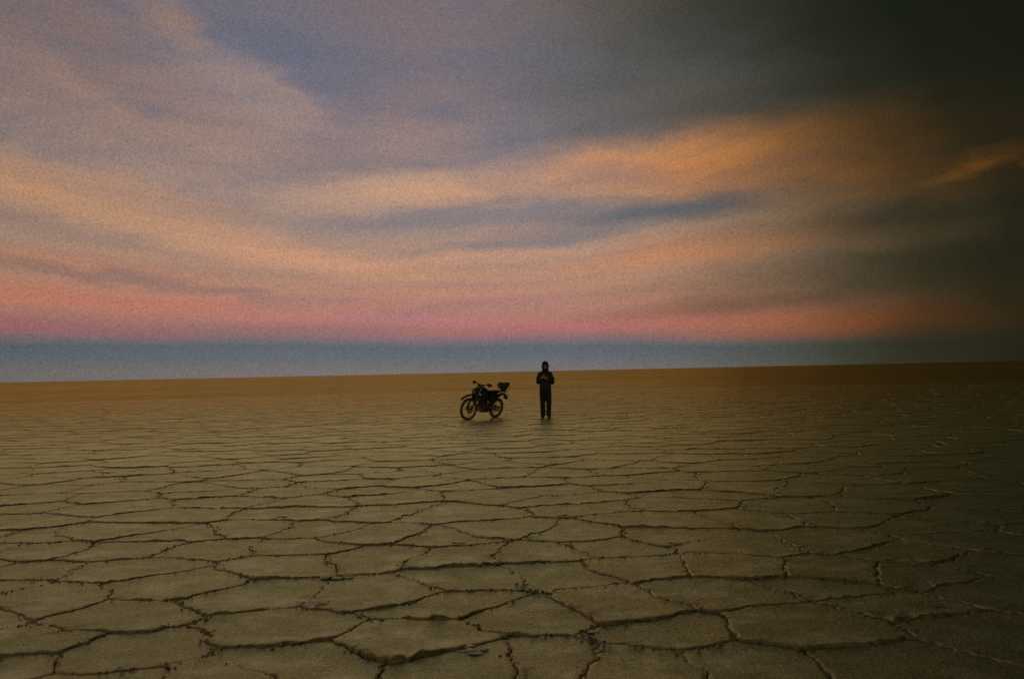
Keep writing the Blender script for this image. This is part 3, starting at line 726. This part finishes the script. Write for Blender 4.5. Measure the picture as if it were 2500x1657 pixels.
for s in (-1, 1):
    add_ball(b, hp(s * .03, -.072, .032), (.024, .014, .008), 12, 8, hd)  # brow
    add_ball(b, hp(s * .04, -.058, -.02), (.02, .02, .018), 12, 8, hd)  # cheek
    add_ball(b, hp(s * .076, .01, -.005), (.010, .018, .030), 12, 8, hd)  # ear
add_tube(b, [(0, .005, 1.42), (.004, -.005, 1.50), hp(0, .01, -.05)], [.062, .056, .054], 16)
add_loft(b, [((0, 0, .88), (.155, 0, 0), (0, .10, 0)), ((0, 0, .98), (.16, 0, 0), (0, .11, 0)), ((0, 0, 1.12), (.135, 0, 0), (0, .095, 0)), ((0, -.005, 1.30), (.165, 0, 0), (0, .11, 0)), ((0, 0, 1.40), (.145, 0, 0), (0, .085, 0)), ((0, 0, 1.45), (.09, 0, 0), (0, .06, 0))], 20, 2.3)
hands = {-1: Vector((-.070, -.245, 1.290)), 1: Vector((.010, -.250, 1.275))}
elb = {-1: Vector((-.215, -.015, 1.135)), 1: Vector((.225, -.005, 1.125))}
wri = {-1: Vector((-.115, -.205, 1.255)), 1: Vector((.070, -.205, 1.235))}
for s in (-1, 1):
    sh = Vector((s * .150, .0, 1.385))
    add_ball(b, sh, .06); add_tube(b, [sh, (sh + elb[s]) / 2, elb[s]], [.052, .047, .038], 14); add_ball(b, elb[s], .038)
    add_tube(b, [elb[s], elb[s].lerp(wri[s], .4), wri[s]], [.038, .037, .026], 14); add_ball(b, wri[s], .026)
    d = (hands[s] - wri[s]).normalized(); up = Vector((0, 0, 1)); up = (up - d * up.dot(d)).normalized(); n = d.cross(up)
    palm_e = wri[s] + d * .085
    add_loft(b, [(wri[s], up * .026, n * .020), (wri[s] + d * .04, up * .040, n * .017), (palm_e, up * .043, n * .014)], 14, 2.4)
    inw = n if n.dot(Vector((-s, .3, 0))) > 0 else -n
    for f in range(4):
        o_ = up * (.032 - f * .0215); L1 = (.040, .044, .041, .032)[f]; p0 = palm_e - d * .012 + o_
        p1 = p0 + d * (L1 + .012); p2 = p1 + (d * .55 + inw * .8).normalized() * L1 * .62; p3 = p2 + (inw * 1.0 - d * .25).normalized() * L1 * .48
        add_tube(b, [p0, p1, p2, p3], [.0092, .0088, .0082, .0068], 8); add_ball(b, p3, .0068, 8, 6)
    t0 = wri[s] + d * .02 + up * .018; t1 = t0 + (d * .5 + up * .55 + inw * .5).normalized() * .045; t2 = t1 + (d * .8 + inw * .4 + up * .15).normalized() * .034
    add_tube(b, [t0, t1, t2], [.014, .0105, .0085], 8); add_ball(b, t2, .0085, 8, 6)
legs = {-1: [(-.085, 0, .90), (-.094, -.012, .50), (-.090, .02, .10)], 1: [(.085, .01, .90), (.100, .0, .50), (.088, .035, .10)]}
for s in (-1, 1):
    add_tube(b, legs[s], [.085, .052, .036], 14); a = Vector(legs[s][2]) + Vector((0, 0, .004))
    add_loft(b, [(a + Vector((0, .035, -.045)), (.02, 0, 0), (0, .0, .022)), (a + Vector((0, 0, -.035)), (.030, 0, 0), (0, .0, .040)), (a + Vector((s * .013, -.08, -.060)), (.036, 0, 0), (0, 0, .022)), (a + Vector((s * .022, -.14, -.068)), (.028, 0, 0), (0, 0, .014))], 14, 2.3)
body = fused('body', b, M_SKIN, man, .0042, 3)
for s in (-1, 1):
    b = bmesh.new(); add_ball(b, hp(s * .030, -.073, .012), (.013, .008, .008), 12, 8, hd); obj('eye', b, M_EYE, body)
# trousers
b = bmesh.new()
add_loft(b, [((0, .005, .80), (.165, 0, 0), (0, .115, 0)), ((0, 0, .90), (.175, 0, 0), (0, .125, 0)), ((0, 0, 1.0), (.165, 0, 0), (0, .12, 0))], 22, 2.4)
for s in (-1, 1):
    l = [Vector(p) for p in legs[s]]
    add_tube(b, [l[0] + Vector((0, 0, .02)), l[0].lerp(l[1], .5), l[1], l[1].lerp(l[2], .5), l[2] + Vector((0, 0, .03)), l[2] + Vector((s * .002, -.005, -.045))], [.101, .100, .085, .080, .079, .077], 18)
def leg_fold(p):
    k = math.exp(-((p.z - .14) / .10) ** 2) + .7 * math.exp(-((p.z - .50) / .08) ** 2) + .6 * math.exp(-((p.z - .82) / .08) ** 2)
    return (.004 + .010 * k) * noise.noise(Vector((p.x * 6, p.y * 6, p.z * 26))) + .006 * noise.noise(p * 9)
fused('trousers', b, M_TROUSER, man, .009, 4, leg_fold)
# boots
for s in (-1, 1):
    b = bmesh.new(); a = Vector(legs[s][2])
    add_tube(b, [a + Vector((0, 0, .02)), a + Vector((0, 0, -.06))], [.052, .05], 16)
    add_loft(b, [(a + Vector((0, .065, -.055)), (.03, 0, 0), (0, 0, .038)), (a + Vector((0, .02, -.045)), (.044, 0, 0), (0, 0, .052)), (a + Vector((s * .012, -.07, -.058)), (.05, 0, 0), (0, 0, .040)), (a + Vector((s * .024, -.14, -.066)), (.050, 0, 0), (0, 0, .031)), (a + Vector((s * .03, -.19, -.074)), (.03, 0, 0), (0, 0, .020))], 18, 2.6)
    bt = fused('boot', b, M_BOOT, man, .007, 4)
    b = bmesh.new(); oc = a + Vector((s * .012, -.06, -.0965))
    add_loft(b, [(oc + Vector((0, 0, -.006)), (.048, 0, 0), (0, .135, 0)), (oc + Vector((0, 0, .010)), (.050, 0, 0), (0, .138, 0))], 20, 2.6); obj('sole', b, M_BOOT, bt)
# jacket
b = bmesh.new()
add_loft(b, [((0, 0, .83), (.180, 0, 0), (0, .135, 0)), ((0, 0, .92), (.186, 0, 0), (0, .142, 0)), ((0, 0, 1.05), (.180, 0, 0), (0, .140, 0)), ((0, -.005, 1.20), (.190, 0, 0), (0, .145, 0)), ((0, -.005, 1.33), (.200, 0, 0), (0, .145, 0)), ((0, 0, 1.41), (.165, 0, 0), (0, .12, 0)), ((0, 0, 1.47), (.115, 0, 0), (0, .09, 0)), ((.004, -.008, 1.53), (.085, 0, 0), (0, .08, 0))], 28, 2.3)
for s in (-1, 1):
    sh = Vector((s * .150, .0, 1.375)); el_ = elb[s]; w_ = wri[s]
    add_ball(b, sh, .084); add_tube(b, [sh, sh.lerp(el_, .5) + Vector((s * .02, 0, 0)), el_], [.082, .084, .076], 18); add_ball(b, el_, .077)
    add_tube(b, [el_, el_.lerp(w_, .5), w_ + (el_ - w_).normalized() * .01], [.068, .060, .046], 18)
def jfold(p):
    q = .5 + .5 * math.sin(p.z * 2 * math.pi / .085)                      # quilted baffles
    arm = 1.0 if abs(p.x) > .20 else .6
    return .009 * arm * (q ** .5 - .6) + .008 * noise.noise(p * 11) + .006 * noise.noise(Vector((p.x * 8, p.y * 8, p.z * 30)))
jk = fused('jacket', b, M_JACKET, man, .008, 4, jfold)
b = bmesh.new(); add_tube(b, [(.0, -.146, .86), (0, -.156, 1.1), (0, -.158, 1.3), (.0, -.13, 1.43)], .004, 6); obj('zip', b, M_FRAME, jk)
# hood with an open face
b = bmesh.new(); bmesh.ops.create_uvsphere(b, u_segments=36, v_segments=26, radius=1.0, matrix=Matrix.Identity(4))
kill = [f for f in b.faces if (lambda c: c.y < -.35 and (c.x / .66) ** 2 + ((c.z + .12) / .74) ** 2 < 1)(f.calc_center_median())] + [f for f in b.faces if f.calc_center_median().z < -.9]
bmesh.ops.delete(b, geom=kill, context='FACES')
for v in b.verts:
    p = v.co.copy(); taper = 1 + .12 * (p.z < 0) * -p.z
    v.co = hp(p.x * .110 * taper, .010 + p.y * .124 + .02 * max(0, -p.z), .014 + p.z * .152)
    v.co += noise.noise_vector(v.co * 16) * .008
hm = bpy.data.meshes.new('hood'); bmesh.ops.recalc_face_normals(b, faces=b.faces); b.to_mesh(hm); b.free()
hood = link_mesh('hood', hm, M_JACKET, man); sl = hood.modifiers.new('thickness', 'SOLIDIFY'); sl.thickness = .012; sl.offset = 0
# collar round the neck, standing up at one side
b = bmesh.new()
ring = []
for k in range(24):
    a = 2 * math.pi * k / 24; ring.append(((HX + .082 * math.cos(a)), -.012 + .092 * math.sin(a), 1.515 + .012 * math.cos(a) + .006 * math.sin(3 * a)))
add_tube(b, ring + [ring[0]], [.032 + .005 * math.sin(5 * k) for k in range(24)] + [.026], 10, False)
obj('collar', b, M_JACKET, man)
b = bmesh.new(); add_ball(b, hp(0, -.030, .070), (.070, .056, .034), 18, 10, hd); obj('hair', b, M_HAIR, man)
